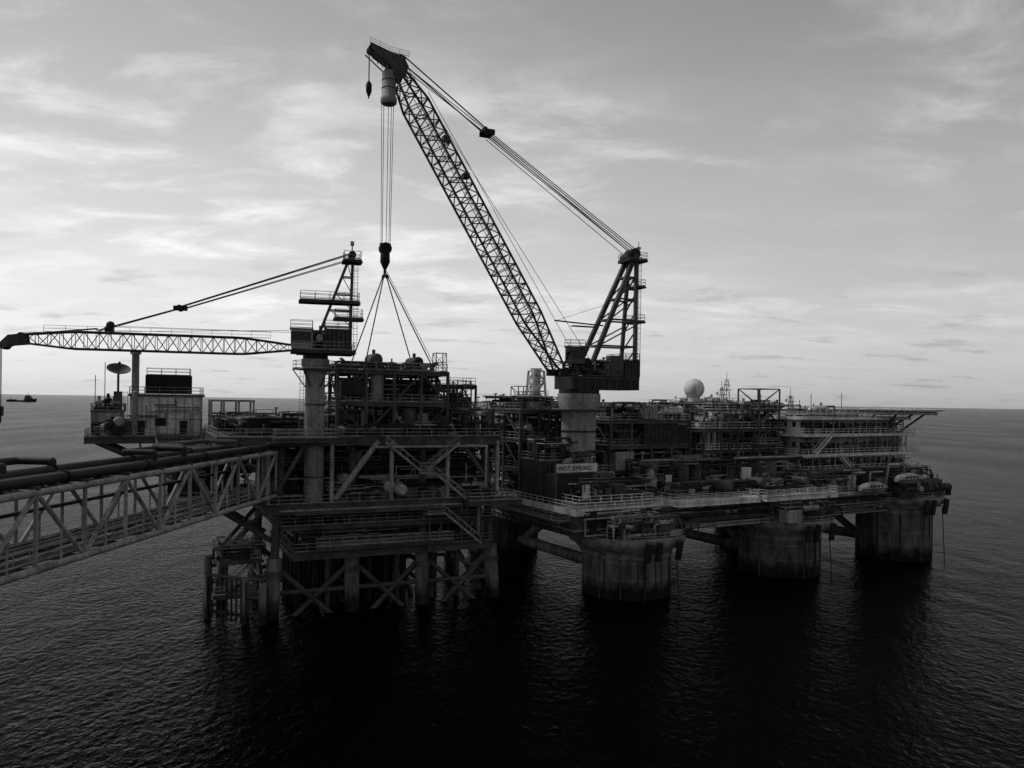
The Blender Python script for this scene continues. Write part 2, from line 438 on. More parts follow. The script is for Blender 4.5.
sd = empty('satellite_dish')
b = B('dish_reflector', sd, JT)
c = Vector((-19.2, 25.5, 33.6)); ax = Vector((.1, -.5, .85)).normalized()
x = ax.orthogonal().normalized(); y = ax.cross(x); vs = []; fs = []
for k in range(6):
    r = 1.7 * (k + .05) / 5; 
    for i in range(24):
        t = 2*math.pi*i/24; vs.append(tuple(c + x*(r*math.cos(t)) + y*(r*math.sin(t)) + ax*(r*r*.2)))
for k in range(5):
    for i in range(24): j=(i+1)%24; fs.append((k*24+i, k*24+j, (k+1)*24+j, (k+1)*24+i))
b.add(vs, fs, 'mid', True)
b.tube(c, (-19.2,25.5,30.5), .18, 'mid', 8); b.tube(c, c + ax*1.6, .06, 'dark', 6); b.ball(c+ax*1.6, .2, 'dark', 8, 6)
b.box(-19.8,-18.6,24.9,26.1,27.6,30.6,'mid')
b.done()

# ---------------- module under the slings
pm = empty('lifted_process_module')
b = B('module_frame', pm, JT)
b.frameblock(9, 25.5, .8, 11, 25.0, 34.2, 4, 2, 2, 'mid', .4, True, rj, 30)
b.box(9.5,13,.6,4,30.5,32.6,'dark'); b.vtank(15,2,29.8,1.0,3.6,'lite'); b.vtank(20,2.4,25.2,1.2,3.4,'mid'); b.htank(21.5,3,30,.9,5,0,'dark')
b.clutter(10, 24.5, 1.5, 10, 34.2, 1.2, 20, rj, pipes=26)
for (u, v) in ((13,1),(23,1),(13,10),(23,10)):
    b.box(u-.3,u+.3,v-.1,v+.1,34.2,35.2,'mid')
b.tower(24.5, 1.8, 1.6, 34.2, 37, 'mid', 1.2, .07)
b.done()

# ================================================================== bridge
bt = empty('pipe_truss_bridge')
A0 = Vector((-31.6, 107.5, 0)); A1 = Vector((-38.8, 18, 0)); L = (A1 - A0).length
ang = math.atan2((A1-A0).y, (A1-A0).x)
BT = frame(A0.x, A0.y, ang)
b = B('truss', bt, BT)
zb, zt = 16.8, 22.6; W = -6.0; nb = 15; bay = L / nb
for v in (0, W):
    for z in (zb, zt): b.tube((0,v,z), (L,v,z), .3, 'lite', 8)
    for i in range(nb + 1):
        b.tube((i*bay, v, zb), (i*bay, v, zt), .17, 'lite', 6)
        if i < nb:
            if i % 2: b.tube((i*bay,v,zb), (i*bay+bay,v,zt), .2, 'lite', 6)
            else: b.tube((i*bay,v,zt), (i*bay+bay,v,zb), .2, 'lite', 6)
            b.tube(((i+.5)*bay, v, (zb+zt)/2), ((i+.5)*bay, v, zb), .1, 'lite', 5)
for i in range(nb + 1):
    for z in (zb, zt): b.tube((i*bay,0,z), (i*bay,W,z), .16, 'lite', 6)
    if i < nb:
        b.tube((i*bay,0,zb), (i*bay+bay,W,zb), .12, 'lite', 6)
        b.tube((i*bay,0,zt), (i*bay+bay,W,zt), .12, 'lite', 6)
b.done()
b = B('walkway_and_cable_trays', bt, BT)
b.box(0, L, -1.9, -.5, zb + .35, zb + .42, 'deck'); b.rail([(0,-.6,zb+.4),(L,-.6,zb+.4)]); b.rail([(0,-1.9,zb+.4),(L,-1.9,zb+.4)])
for v, z in ((-2.6, 17.6), (-3.4, 17.6), (-4.3, 17.7), (-5.2, 17.6)):
    b.tube((0,v,z), (L,v,z), .26, 'mid', 8)
b.box(0, L, -5.8, -5.4, 20, 20.3, 'dark')
b.done()
b = B('top_pipelines', bt, BT)
for v, r, z, m in ((-.7,.42,23.4,'dark'), (-1.9,.34,23.3,'mid'), (-3.0,.3,23.25,'dark'), (-4.2,.48,23.5,'dark'), (-5.4,.3,23.2,'mid')):
    b.tube((-3,v,z), (L,v,z), r, m, 12)
    for i in range(nb): b.box(i*bay+bay/2-.12, i*bay+bay/2+.12, v-r, v+r, zt+.1, z-r+.1, 'mid')
    for i in range(6): b.tube((8+i*12+v,v,z), (8.25+i*12+v,v,z), r*1.3, m, 12)
b.pipe([(24,-.7,23.4),(24,-.7,24.5),(24,-3.6,24.5),(30,-3.6,24.5),(30,-.7,24.5),(30,-.7,23.4)], .3, 'dark')
b.pipe([(40,-4.2,23.5),(40,-4.2,24.3),(40,-7.4,24.3),(46,-7.4,24.3),(46,-4.2,24.3),(46,-4.2,23.5)], .34, 'dark')
b.pipe([(6,-3,23.3),(6,-3,24.3),(6,-7.2,24.3),(18,-7.2,24.3),(18,-4,24.3),(18,-4.2,23.5)], .3, 'mid')
for i in range(nb): b.box(i*bay-.12, i*bay+.12, -6.4, .3, zt+.25, zt+.5, 'mid')
b.done()
b = B('bridge_landing', bt, JT)
b.deck(-14, -1, -2, 12, 16.6, .7, 'mid'); b.beam((-1,0,15),(-1,0,23),.5,'lite'); 
b.clutter(-12, -2, 4, 12, 16.6, 4.5, 18, rj, pipes=30)
b.deck(-14, -1, 6, 20, 22.6, .5, 'mid')
b.tube((1,1.5,10),(-8,1.5,16),.35,'mid',10); b.tube((1,12,10),(-8,12,16),.35,'mid',10)
b.done()

# ================================================================== small pedestal crane
def crane_frame(cx, cy, tx, ty):
    return frame(cx, cy, math.atan2(ty - cy, tx - cx))

pc = empty('pedestal_crane')
CT = crane_frame(-27.4, 111.2, -63.8, 101)
b = B('pedestal', pc, CT)
b.lathe((0,0), [(1.35,15.6),(1.35,33.2),(1.9,34.6),(1.9,35.4)], 'lite', 24)
for z in (19, 24, 29): b.lathe((0,0), [(1.42,z),(1.42,z+.25)], 'mid', 24)
b.lathe((0,0), [(3.1,33.9),(3.1,34.05)], 'mid', 20)
pts = [(3.0*math.cos(t*math.pi/6), 3.0*math.sin(t*math.pi/6), 34.05) for t in range(13)]
b.rail(pts, step=1.2)
for t in range(6):
    a_ = t*math.pi/3; b.beam((1.3*math.cos(a_),1.3*math.sin(a_),31.5), (3*math.cos(a_),3*math.sin(a_),33.9), .15, 'mid')
b.ladder(1.8, 1.2, 24.6, 34)
b.done()
b = B('slewing_house', pc, CT)
b.lathe((0,0), [(1.7,35.3),(1.7,36.0)], 'dark', 20)
b.box(-5.0, 2.6, -2, 2, 36.0, 36.6, 'mid')
b.box(-4.8, -1.2, -1.9, 1.9, 36.6, 39.6, 'mid')
for i in range(6): b.box(-4.6+i*.6, -4.4+i*.6, 1.9, 1.98, 36.8, 39.4, 'dark'); 
b.box(.5, 3.3, .8, 2.6, 36.7, 39.3, 'lite'); b.box(.7, 3.36, 2.58, 2.66, 37.6, 39.0, 'glass'); b.box(3.28, 3.36, .9, 2.5, 37.2, 39.0, 'glass')
b.box(.4, 3.5, .7, 2.7, 39.3, 39.45, 'mid')
b.deck(-5.2, 3.2, -2.5, 2.9, 36.6, .3, 'mid'); b.railrect(-4.8, -1.2, -1.9, 1.9, 39.6); b.railrect(.5,3.4,.8,2.6,39.45)
b.clutter(-1, .6, -1.5, 1.5, 36.6, 2.4, 6, rj, pipes=14)
b.tube((-1,-1.2,37.8),(-1,1.2,37.8),.9,'dark',14)
for s_ in (-1.2, 1.2):
    b.beam((.4, s_, 36.6), (-4.6, s_*.4, 50.2), .38, 'mid'); b.beam((-4.6, s_, 36.6), (-4.9, s_*.4, 50.2), .3, 'mid')
for z in (40, 42.3, 44.6, 47, 49):
    t = (z - 36.6) / 13.6; xf = .4 - 5*t; w = 1.2 - .72*t
    b.beam((xf, w, z), (-4.7, w, z), .15, 'mid'); b.beam((xf, -w, z), (-4.7, -w, z), .15, 'mid'); b.beam((xf,-w,z),(xf,w,z),.15,'mid')
    b.beam((xf,w,z),(-4.7,w,z-2.2),.1,'mid')
b.ladder(-5.3, 1.0, 37, 50)
b.deck(-5.8, 2.2, -1.2, 1.6, 43.6, .3, 'mid'); b.deck(-6, -3.6, -1.3, 1.5, 49.4, .25, 'mid')
b.deck(-6.3, -2.5, -1.2, 1.6, 41.3, .25, 'mid')
b.tube((-4.8,0,50),(-4.8,0,51.6),.08,'mid',6); b.box(-5.05,-4.55,-.2,.2,51.5,52.1,'lite')
b.tube((-4.8,-.7,50.1),(-4.8,.7,50.1),.55,'dark',14)
b.done()
b = B('boom', pc, CT)
b.lattice((2.2,0,36.9), (35.9,0,37.0), 1.2, 1.9, 1.2, 24, 'mid', .12, h0=.5, h1=2.2, h2=1.1, t1=.22, t2=.84)
for s_ in (-.65,.65):
    prof=[(35.4,36.3),(37.2,36.1),(38.4,35.6),(38.6,36.3),(37.6,37.4),(35.6,37.7)]
    vs=[(p[0],s_-.08,p[1]) for p in prof]+[(p[0],s_+.08,p[1]) for p in prof]; n_=len(prof)
    b.add(vs,[tuple(range(n_)),tuple(range(n_,2*n_))[::-1]]+[(i,(i+1)%n_,n_+(i+1)%n_,n_+i) for i in range(n_)],'mid')
b.tube((38.0,-.55,36.1),(38.0,.55,36.1),.55,'dark',16); b.tube((36.2,-.55,37.3),(36.2,.55,37.3),.5,'dark',16)
b.rail([(6,-.9,38.1),(34,-.9,38.0)], h=.9, mat='mid', step=2.5, r=.03)
b.box(25.6,26.6,-.5,.5,38.1,38.9,'dark'); b.ball((26,0,39.1),.55,'dark',10,6)
b.done()
b = B('wire_ropes', pc, CT)
for s_ in (-.6, .6):
    b.tube((-4.8,s_,50.4), (17.5,s_*.6,41.9), .075, 'rope', 5); b.tube((-4.8,s_,49.6), (17.5,s_*.6,41.5), .06, 'rope', 5)
    b.tube((17.5,s_*.6,41.7), (27.5,s_,38.3), .075, 'rope', 5)
    b.tube((27.5,s_*.6,38.6), (36.6,s_*.5,37.5), .07, 'rope', 5)
b.tube((17.6,-.7,41.7),(17.6,.7,41.7),.42,'dark',12); b.box(16.7,18.4,-.4,.4,41.4,42.0,'dark')
b.tube((-1,0,39),(26,0,39.0),.04,'rope',4); b.tube((0,.4,39.4),(36,.3,37.8),.04,'rope',4)
b.tube((38.5,.2,36.0),(38.5,.2,28.2),.05,'rope',4); b.tube((38.5,-.2,36.0),(38.5,-.2,28.2),.05,'rope',4)
b.box(38.2,38.8,-.3,.3,27.2,28.4,'dark'); b.tube((38.5,0,27.3),(38.5,0,26.3),.15,'dark',6)
b.done()

# ================================================================== semi-submersible
ST = frame(18.6, 128, math.radians(30))
ss = empty('semi_submersible_platform')
rs = random.Random(23)
b = B('hull_columns', ss, ST)
fr = ((0,0,9.4),(35,0,9.8),(68,0,12.4))
for (u, v, zc) in fr + ((0,40,9.6),(35,40,9.6),(68,40,9.6)):
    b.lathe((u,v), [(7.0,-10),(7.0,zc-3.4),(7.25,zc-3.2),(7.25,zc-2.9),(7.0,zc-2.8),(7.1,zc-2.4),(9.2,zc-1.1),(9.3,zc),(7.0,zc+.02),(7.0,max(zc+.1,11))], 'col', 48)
    for k in range(10):
        t = -math.pi/2 + (k-4.5)*.3 + rs.uniform(-.1,.1)
        b.tube((u+7.1*math.cos(t), v+7.1*math.sin(t), -3), (u+7.1*math.cos(t), v+7.1*math.sin(t), zc-1.9), rs.choice((.05,.08,.14)), rs.choice(('mid','dark','col')), 6)
    for z in (2.8, 5.4): b.lathe((u,v), [(7.0,z),(7.04,z+.05),(7.04,z+.2),(7.0,z+.25)], 'col', 48, False)
b.done()
b = B('column_winch_platforms', ss, ST)
for (u, v, zc) in fr:
    pts = [(u+9.2*math.cos(t*math.pi/12), v+9.2*math.sin(t*math.pi/12), zc) for t in range(11, 26)]
    b.rail(pts, step=1.5)
    for k in (-1, 0, 1):
        x = u + k*3.8
        b.tube((x-1.3,v-5.4,zc+1.6),(x+1.3,v-5.4,zc+1.6),1.35,'dark',16)
        for e in (-1.4, 0, 1.4): b.tube((x+e-.06,v-5.4,zc+1.6),(x+e+.06,v-5.4,zc+1.6),1.75,'mid',16)
        b.box(x-1.6,x+1.6,v-6.2,v-4.6,zc+.05,zc+.8,'mid')
    b.clutter(u-6.5, u+6.5, v-7, v-3.6, zc, 3.2, 28, rs, pipes=50)
    for k in (-3, 3, -1):
        b.tube((u+k, v-8.9, zc-3.1), (u+k, v-9.4, zc-.2), .5, 'dark', 10)
        b.tube((u+k, v-8.4, zc-2), (u+k*1.2, v-8.8, -2), .09, 'black', 5)
b.done()
b = B('hull_deck_box', ss, ST)
b.box(-12, 79, -3, 46, 9.7, 13.4, 'mid')
b.box(-12.2, 79.2, -3.3, 46.2, 12.9, 13.75, 'white')
b.box(-12.15, 79.15, -3.2, 46.1, 10.6, 10.8, 'lite')
for i in range(60): b.box(-11.5+i*1.53, -11.35+i*1.53, -3.12, -3, 9.75, 12.88, 'mid')
for i in range(32): b.box(-12.12, -12, -2+i*1.5, -1.85+i*1.5, 9.75, 12.88, 'mid')
b.railrect(-12.1, 79.1, -3.2, 46, 13.75, mat='white', r=.05)
b.box(-14.5,-12.2,-2,20,11.8,12.1,'mid'); b.rail([(-14.4,20,12.1),(-14.4,-2,12.1),(-12.3,-2,12.1)],mat='lite')
for i in range(8): b.beam((-14.3,-1.5+i*3,11.8),(-12.1,-1.5+i*3,10),.15,'mid')
b.pipe([(-11,-3.7,12.4),(30,-3.7,12.4),(30,-3.7,10)], .18, 'lite'); b.pipe([(8,-3.6,11.6),(60,-3.6,11.6)], .22, 'dark')
for i in range(40): 
    u = rs.uniform(-10,78); b.box(u-.5,u+.5,-3.6,-3.31,rs.uniform(10.5,11.5),rs.uniform(12,13.6),rs.choice(('lite','dark','mid','dark')))
b.randpipes(-11,78,-4.2,-3.4,9.8,13.6,40,rs,(.06,.16))
b.done()
b = B('hull_cross_braces', ss, ST)
for u in (0,35,68):
    b.tube((u,6,3),(u,34,3),1.0,'col',14)
    b.tube((u,6,2),(u+0.01,20,10),.8,'col',12); b.tube((u,34,2),(u,20,10),.8,'col',12)
b.done()

b = B('deck_machinery', ss, ST)
wm = ('mid','dark','lite','white','mid','lite')
b.deck(-11, 3, -2.6, 5, 14.6, .6, 'lite', rmat='white')
b.deck(6, 24, -5.6, 3, 14.4, .7, 'white', plate='white', rmat='white')
b.deck(26, 44, -5.4, 3, 14.3, .7, 'white', plate='lite', rmat='white')
for k in range(12): b.tube((8, -2.5+k*.34, 14.75), (21, -2.5+k*.34, 14.75), .16, rs.choice(('mid','lite','dark')), 8)
b.clutter(-10, 6, 0, 6, 14.6, 3.2, 26, rs, mats=wm, pipes=50)
b.clutter(6, 44, 2.5, 8, 13.8, 6.5, 80, rs, mats=wm, pipes=150)
b.clutter(8, 44, -2.2, 1.5, 14.3, 2.4, 36, rs, mats=wm, pipes=60)
b.clutter(40, 78, -2, 4, 13.8, 4, 44, rs, mats=wm, pipes=80)
for (u, v, z, r, h) in ((8,5,15,2.1,4.2),(12.5,5,15,1.9,3.8),(27,4,14,2.2,4.6),(31.5,3.6,14,2.0,4.8),(36,4,14,1.7,5.4)):
    b.vtank(u, v, z, r, h, rs.choice(('dark','mid')))
b.htank(16.5, 4.5, 18, 1.3, 6, 0, 'mid'); b.htank(20.5, 5, 15, 1.5, 5, 0, 'mid')
b.done()
b = B('drill_module', ss, ST)
b.frameblock(-12, -1, 13.5, 30, 13.8, 28.6, 3, 3, 3, 'mid', .4, True, rs, 26)
b.clutter(-11, -2, 14, 29, 28.6, 2.2, 26, rs, pipes=40)
b.box(-12, -4.2, 6, 13, 13.8, 20.4, 'dark'); b.box(-12.1, -4.1, 5.9, 13.1, 20.4, 20.6, 'mid'); b.railrect(-12,-4.2,6,13,20.6)
for i in range(10): b.box(-11.8+i*.8,-11.7+i*.8,5.93,6,13.9,20.3,'mid')
for i in range(8): b.box(-12.07,-12,6.4+i*.85,6.5+i*.85,13.9,20.3,'mid')
b.clutter(-11.5,-5,6.5,12.5,20.6,3.4,18,rs,pipes=30)
b.tower(-10.5, 16, 2.5, 28.6, 32.5, 'mid', 1.5, .09)
b.done()
b = B('engine_module', ss, ST)
b.frameblock(3, 21, 8.5, 23, 13.8, 27.0, 4, 3, 3, 'mid', .38, True, rs, 30)
b.box(10, 20.2, 8.2, 20, 22.8, 26.2, 'dark')
for i in range(16): b.box(10.2+i*.63, 10.3+i*.63, 8.1, 8.2, 22.9, 26.1, 'mid')
b.box(4,8,8.3,12,18.4,21.5,'lite'); b.box(14,19,7.9,10,14.2,18,'lite')
b.clutter(4, 20, 9, 22, 27.1, 2.9, 40, rs, mats=wm, pipes=60)
for (u,h) in ((6,2.2),(7.2,2.2),(15,2.8)):
    b.tube((u,15,27),(u,15,27+h),.4,'dark',10)
b.done()
b = B('process_module', ss, ST)
b.frameblock(23, 44, 7, 24, 13.8, 25.5, 5, 3, 3, 'mid', .32, True, rs, 32, rmat='white')
b.clutter(24, 43, 8, 23, 25.5, 4.4, 66, rs, mats=wm, pipes=110)
for k in range(3): 
    b.lathe((31.5+k*2.3, 22), [(.85,14),(.85,28.6),(1.0,28.7),(1.0,29.0),(.7,29.1)], 'lite', 16)
    for z in (20,23,26): b.lathe((31.5+k*2.3,22),[(.9,z),(.9,z+.2)],'mid',16)
b.box(26,32,8.2,13,25.7,28.8,'white'); b.box(25.8,32.2,8,13.2,28.8,29,'mid'); b.railrect(26,32,8.2,13,29,mat='white')
for i in range(4): b.box(26.6+i*1.4,27.3+i*1.4,8.12,8.2,26.9,27.8,'glass')
for k in range(3):
    b.lathe((24.5+k*1.5, 7.6), [(.45,16),(.45,26.6+k*.4),(.6,26.7+k*.4),(.6,27.2+k*.4),(.3,27.3+k*.4)], 'lite', 14)
b.tower(38.5, 8.5, 5.4, 13.8, 33.0, 'mid', 2.9, .17)
b.deck(35.6, 41.4, 5.7, 11.4, 29.2, .3, 'mid'); b.deck(35.6, 41.4, 5.7, 11.4, 22.6, .3, 'mid')
b.clutter(36.5,40.5,6.5,10.5,29.2,1.6,6,rs,pipes=10); b.clutter(36.5,40.5,6.5,10.5,22.6,3,8,rs,pipes=16)
b.tower(30, 7.5, 3.4, 13.8, 30, 'mid', 2.4, .12)
b.stairs((42,6,14),(48,6,20)); b.stairs((23,6.4,14),(28,6.4,18))
b.done()
b = B('rear_deck_buildings', ss, ST)
b.box(40, 52, 20, 36, 13.8, 28.0, 'white'); b.box(39.8, 52.2, 19.8, 36.2, 28.0, 28.4, 'mid'); b.railrect(40,52,20,36,28.4,mat='white')
b.box(28, 39, 26, 40, 13.8, 27, 'lite'); b.railrect(28,39,26,40,27,mat='white')
b.clutter(29, 52, 21, 36, 28.4, 2.4, 40, rs, mats=('white','lite','mid'), pipes=34)
b.frameblock(3, 26, 26, 42, 13.8, 26, 4, 2, 2, 'dark', .35, True, rs, 14)
for i in range(9):
    for z in (17,21,25): b.box(41+i*1.2,41.6+i*1.2,19.93,20,z,z+.9,'glass')
b.done()

# accommodation block
b = B('accommodation_block', ss, ST)
u0, u1, v0, v1 = 45, 78, 4.5, 28
lv = (13.8, 17.2, 20.5, 24.4, 27.7)
for k in range(4):
    z0, z1 = lv[k], lv[k+1]; e = u1 - (0, 0, 1.5, 3)[k]
    b.box(u0, e, v0, v1, z0, z1 - .25, 'lite' if k in (0,2) else 'white')
    b.box(u0 - 1.2, e + 2.0, v0 - 2.2, v1 + 1, z1 - .45, z1, 'white')
    b.railrect(u0 - 1.1, e + 1.9, v0 - 2.1, v1 + .9, z1, mat='white', r=.06, step=1.6)
    u = u0 + 1
    while u < e - 1:
        q = rs.random()
        if q < .5:
            b.box(u-.4, u+.4, v0-.05, v0, z0+1.4, z0+2.3, 'glass'); b.box(u-.5, u+.5, v0-.04, v0-.001, z0+1.3, z0+1.4, 'mid')
        elif q < .75: b.box(u-.5, u+.5, v0-.05, v0, z0+.1, z0+2.3, 'dark')
        elif q < .85: b.box(u-.6, u+.6, v0-.5, v0-.01, z0+.6, z0+2.0, 'lite')
        b.beam((u+.8, v0-2, z0), (u+.8, v0-2, z1-.4), .13, 'lite')
        u += rs.uniform(1.5, 3.1)
    for i in range(16):
        u = rs.uniform(u0, e-1); w = rs.uniform(.3, 1.2)
        b.box(u-w, u+w, v0-1.0, v0-.1, z0+.05, z0+rs.uniform(.7,2.2), rs.choice(('mid','lite','dark','dark')))
    for i in range(10):
        v = v0 + 1 + i*2.2; b.box(u0-.05,u0,v-.4,v+.4,z0+1.4,z0+2.4,'glass')
    b.randpipes(u0, e, v0-1.8, v0-.2, z0+.3, z1-.5, 24, rs, (.05,.12))
b.stairs((47,v0-2.6,20.5),(52,v0-2.6,24.4),mat='white'); b.stairs((58,v0-2.6,17.2),(54,v0-2.6,20.5),mat='white')
b.clutter(46, 58, 6, 26, 27.8, 2.2, 26, rs, mats=('white','lite','mid','dark'), pipes=26)
for i in range(7):
    u = rs.uniform(44,60); v = rs.uniform(5,20); h = rs.uniform(2,5); b.tube((u,v,27.7),(u,v,27.7+h),.07,'mid',5)
b.done()

hd = B('helideck', ss, ST)
cu, cv, hr = 74.5, 12, 14.5
oc = [(cu + hr*math.cos(math.radians(22.5+45*k)), cv + hr*math.sin(math.radians(22.5+45*k))) for k in range(8)]
vs = [(p[0],p[1],28.8) for p in oc] + [(p[0],p[1],29.2) for p in oc]
hd.add(vs, [tuple(range(8))[::-1], tuple(range(8,16))] + [(i,(i+1)%8,8+(i+1)%8,8+i) for i in range(8)], 'mid')
o2 = [(cu + (hr+1.6)*math.cos(math.radians(22.5+45*k)), cv + (hr+1.6)*math.sin(math.radians(22.5+45*k))) for k in range(8)]
for k in range(8):
    a, c_ = o2[k], o2[(k+1)%8]; p, q = oc[k], oc[(k+1)%8]
    hd.tube((a[0],a[1],29.4),(c_[0],c_[1],29.4),.1,'white',5)
    for i in range(9):
        t = i/8; x0 = (p[0]+(q[0]-p[0])*t, p[1]+(q[1]-p[1])*t, 29.0); x1 = (a[0]+(c_[0]-a[0])*t, a[1]+(c_[1]-a[1])*t, 29.4)
        hd.tube(x0, x1, .07, 'lite', 4)
    hd.beam((p[0],p[1],28.6),(q[0],q[1],28.6),.4,'lite')
for k in range(8):
    hd.beam((cu,cv,28.5),(oc[k][0],oc[k][1],28.5),.4,'mid')
    hd.tube((oc[k][0]*.85+cu*.15,oc[k][1]*.85+cv*.15,28.6),(min(77,oc[k][0]*.6+cu*.4),max(2.4,oc[k][1]*.5+cv*.5),24.4),.22,'mid',8)
hd.rail([(45,2.5,28.5),(60,2.5,28.5)],mat='white'); hd.box(45,60,2.4,10,28.1,28.45,'lite')
hd.done()

# lifeboats
def lifeboat(u, v, z):
    e = empty('lifeboat'); b = B('canopy_and_hull', e, ST)
    n = 14; m = 12; vs = []; fs = []
    for i in range(n+1):
        t = i/n; x = u - 3.8 + 7.6*t; w = (math.sin(math.pi*min(1,max(0,t*.94+.03))))**.45
        for j in range(m):
            a = 2*math.pi*j/m; zz = math.sin(a)
            vs.append((x, v + 1.35*w*math.cos(a), z + (1.25 if zz > 0 else 1.0)*w*zz))
    for i in range(n):
        for j in range(m): fs.append((i*m+j, i*m+(j+1)%m, (i+1)*m+(j+1)%m, (i+1)*m+j))
    b.add(vs, fs, 'lite', True); b.add(vs[:m],[tuple(range(m))],'lite'); b.add(vs[-m:],[tuple(range(m))],'lite')
    b.box(u+1.5,u+2.8,v-.5,v+.5,z+1.0,z+1.75,'mid'); b.box(u-3.6,u+3.6,v-1.42,v+1.42,z-.05,z+.06,'dark')
    for i in range(4): b.box(u-2.4+i*1.1,u-2+i*1.1,v-1.3,v-1.12,z+.4,z+.7,'glass')
    b.done()
    d = B('davit', e, ST)
    for x in (-2.6, 2.6):
        d.beam((u+x, v+3, z-1.5), (u+x, v+2.4, z+2.8), .3, 'lite'); d.beam((u+x, v+2.4, z+2.8), (u+x, v-.2, z+3.1), .28, 'lite')
        d.tube((u+x, v, z+3), (u+x, v, z+.9), .05, 'rope', 4)
    d.done()
lifeboat(54, -5.4, 14.6); lifeboat(63.5, -6.2, 16.0)

# radome
rd = empty('radome')
b = B('sphere_shell', rd, ST); b.ball((32.5, 20, 33.0), 2.05, 'white', 28, 16)
b.lathe((32.5,20),[(1.2,30.4),(1.1,31.3)],'white',20); b.done()
b = B('support_tower', rd, ST); b.tower(32.5,20,2.2,13.8,30.2,'lite',2.5,.12); b.deck(31,34,18.5,21.5,30.4,.2,'lite',rmat='white'); b.done()
def mast(u, v, z0, z1, w=.9):
    e = empty('lattice_mast'); b = B('mast_frame', e, ST); b.tower(u, v, w, z0, z1, 'mid', 1.0, .06, w1=w*.4)
    zz = z0 + (z1-z0)*.7; b.beam((u-1.5,v,zz),(u+1.5,v,zz),.12,'mid'); b.beam((u-1,v,zz+1),(u+1,v,zz+1),.1,'mid')
    b.tube((u,v,z1),(u,v,z1+1.5),.05,'mid',5); b.ball((u-1.3,v,zz+.4),.3,'white',8,6); b.done()
mast(39.5, 18, 28, 35, 1.2); mast(56, 16, 27.8, 32, .8); mast(44, 24, 28.4, 33.5, .8)

# sign
sg = empty('name_sign_board')
b = B('board', sg, ST); b.box(-12.2, -4.6, 1.8, 2.0, 19.0, 20.3, 'white'); b.box(-12.4,-4.4,2.0,2.2,18.85,20.45,'mid')
b.box(-12, -5, 2.3, 5.6, 14.6, 18.7, 'dark'); b.beam((-12,2.3,14.6),(-12,2.3,20),.2,'mid'); b.beam((-4.8,2.3,14.6),(-4.8,2.3,20),.2,'mid')
b.done()
cu_ = bpy.data.curves.new('lettering', 'FONT'); cu_.body = 'WEST SEMIDRILL'; cu_.size = 1.0; cu_.extrude = .02
cu_.materials.append(M['black'])
to = bpy.data.objects.new('lettering', cu_); sc.collection.objects.link(to)
p = ST((-12.0, 1.77, 19.3)); to.location = p; to.rotation_euler = (math.radians(90), 0, math.radians(30)); to.parent = sg
to.scale = (.86,1,1)

b = B('white_exhaust_tower', ss, ST)
b.tower(3.0, 33, 3.4, 26, 36, 'white', 2.0, .26, w1=2.2); b.lathe((3.0,33),[(.9,26),(.9,35.5),(1.2,36.5)],'white',14); b.deck(1.2,4.8,31.2,34.8,31,.3,'white',rmat='white')
b.done()

# ================================================================== big crane
bc = empty('pedestal_crane')
GT = crane_frame(11.2, 134, -19.4, 120.2)
b = B('pedestal', bc, GT)
b.lathe((0,0), [(2.9,13.5),(2.9,27.5),(3.6,30.2),(3.6,31.4)], 'lite', 32)
for z in (17,21,25): b.lathe((0,0), [(3.0,z),(3.0,z+.3)], 'dark', 32)
b.lathe((0,0), [(4.6,28.6),(4.6,28.8)], 'mid', 24)
b.rail([(4.5*math.cos(t*math.pi/8),4.5*math.sin(t*math.pi/8),28.8) for t in range(17)], step=1.4)
b.ladder(0, 3.5, 14, 28); b.clutter(-4,4,3,5,14,8,8,rs,pipes=20)
b.done()
b = B('slewing_house', bc, GT)
b.lathe((0,0), [(3.4,31.2),(3.4,32.1)], 'dark', 28)
b.box(-9.8, 3.0, -3.2, 3.2, 32.1, 34.3, 'dark')
b.box(-9.85, 3.05, -3.25, 3.25, 33.9, 34.1, 'mid')
for i in range(9): b.box(-9.6+i*1.4, -9.45+i*1.4, 3.2, 3.3, 32.2, 33.85, 'mid')
b.box(-10.0, -7.0, -3.1, 3.1, 34.3, 37.2, 'dark'); b.box(-6.8, -4.4, 1.2, 3.0, 34.35, 37.8, 'mid'); b.box(-6.8,-4.4,-3.0,-.5,34.35,37,'dark')
for i in range(5): b.box(-9.8+i*.65,-9.7+i*.65,3.1,3.16,34.4,37.1,'mid')
b.railrect(-9.7, 2.9, -3.1, 3.1, 34.3, mat='mid'); b.railrect(-9.9,-7.1,-3.0,3.0,37.2, mat='mid')
b.tube((-3.4,-1.6,35.9),(-3.4,1.6,35.9),1.3,'dark',16); b.tube((0,-1.6,35.9),(0,1.6,35.9),1.2,'dark',16)
b.clutter(-7, 1.6, -2.6, 2.8, 34.3, 2.6, 16, rs, pipes=34)
b.box(1.4, 4.0, 2.4, 4.4, 36.2, 38.8, 'mid'); b.box(3.97, 4.05, 2.6, 4.2, 37, 38.5, 'glass'); b.box(1.7,3.8,4.38,4.46,37.1,38.5,'glass')
b.box(1.8,2.4,2.7,3.3,34.3,36.2,'mid'); b.box(1.3,4.2,2.3,4.5,38.8,38.95,'mid'); b.railrect(1.4,4.1,2.4,4.4,38.95, mat='mid')
b.done()
b = B('a_frame', bc, GT)
XT, XB = -10.0, -9.4
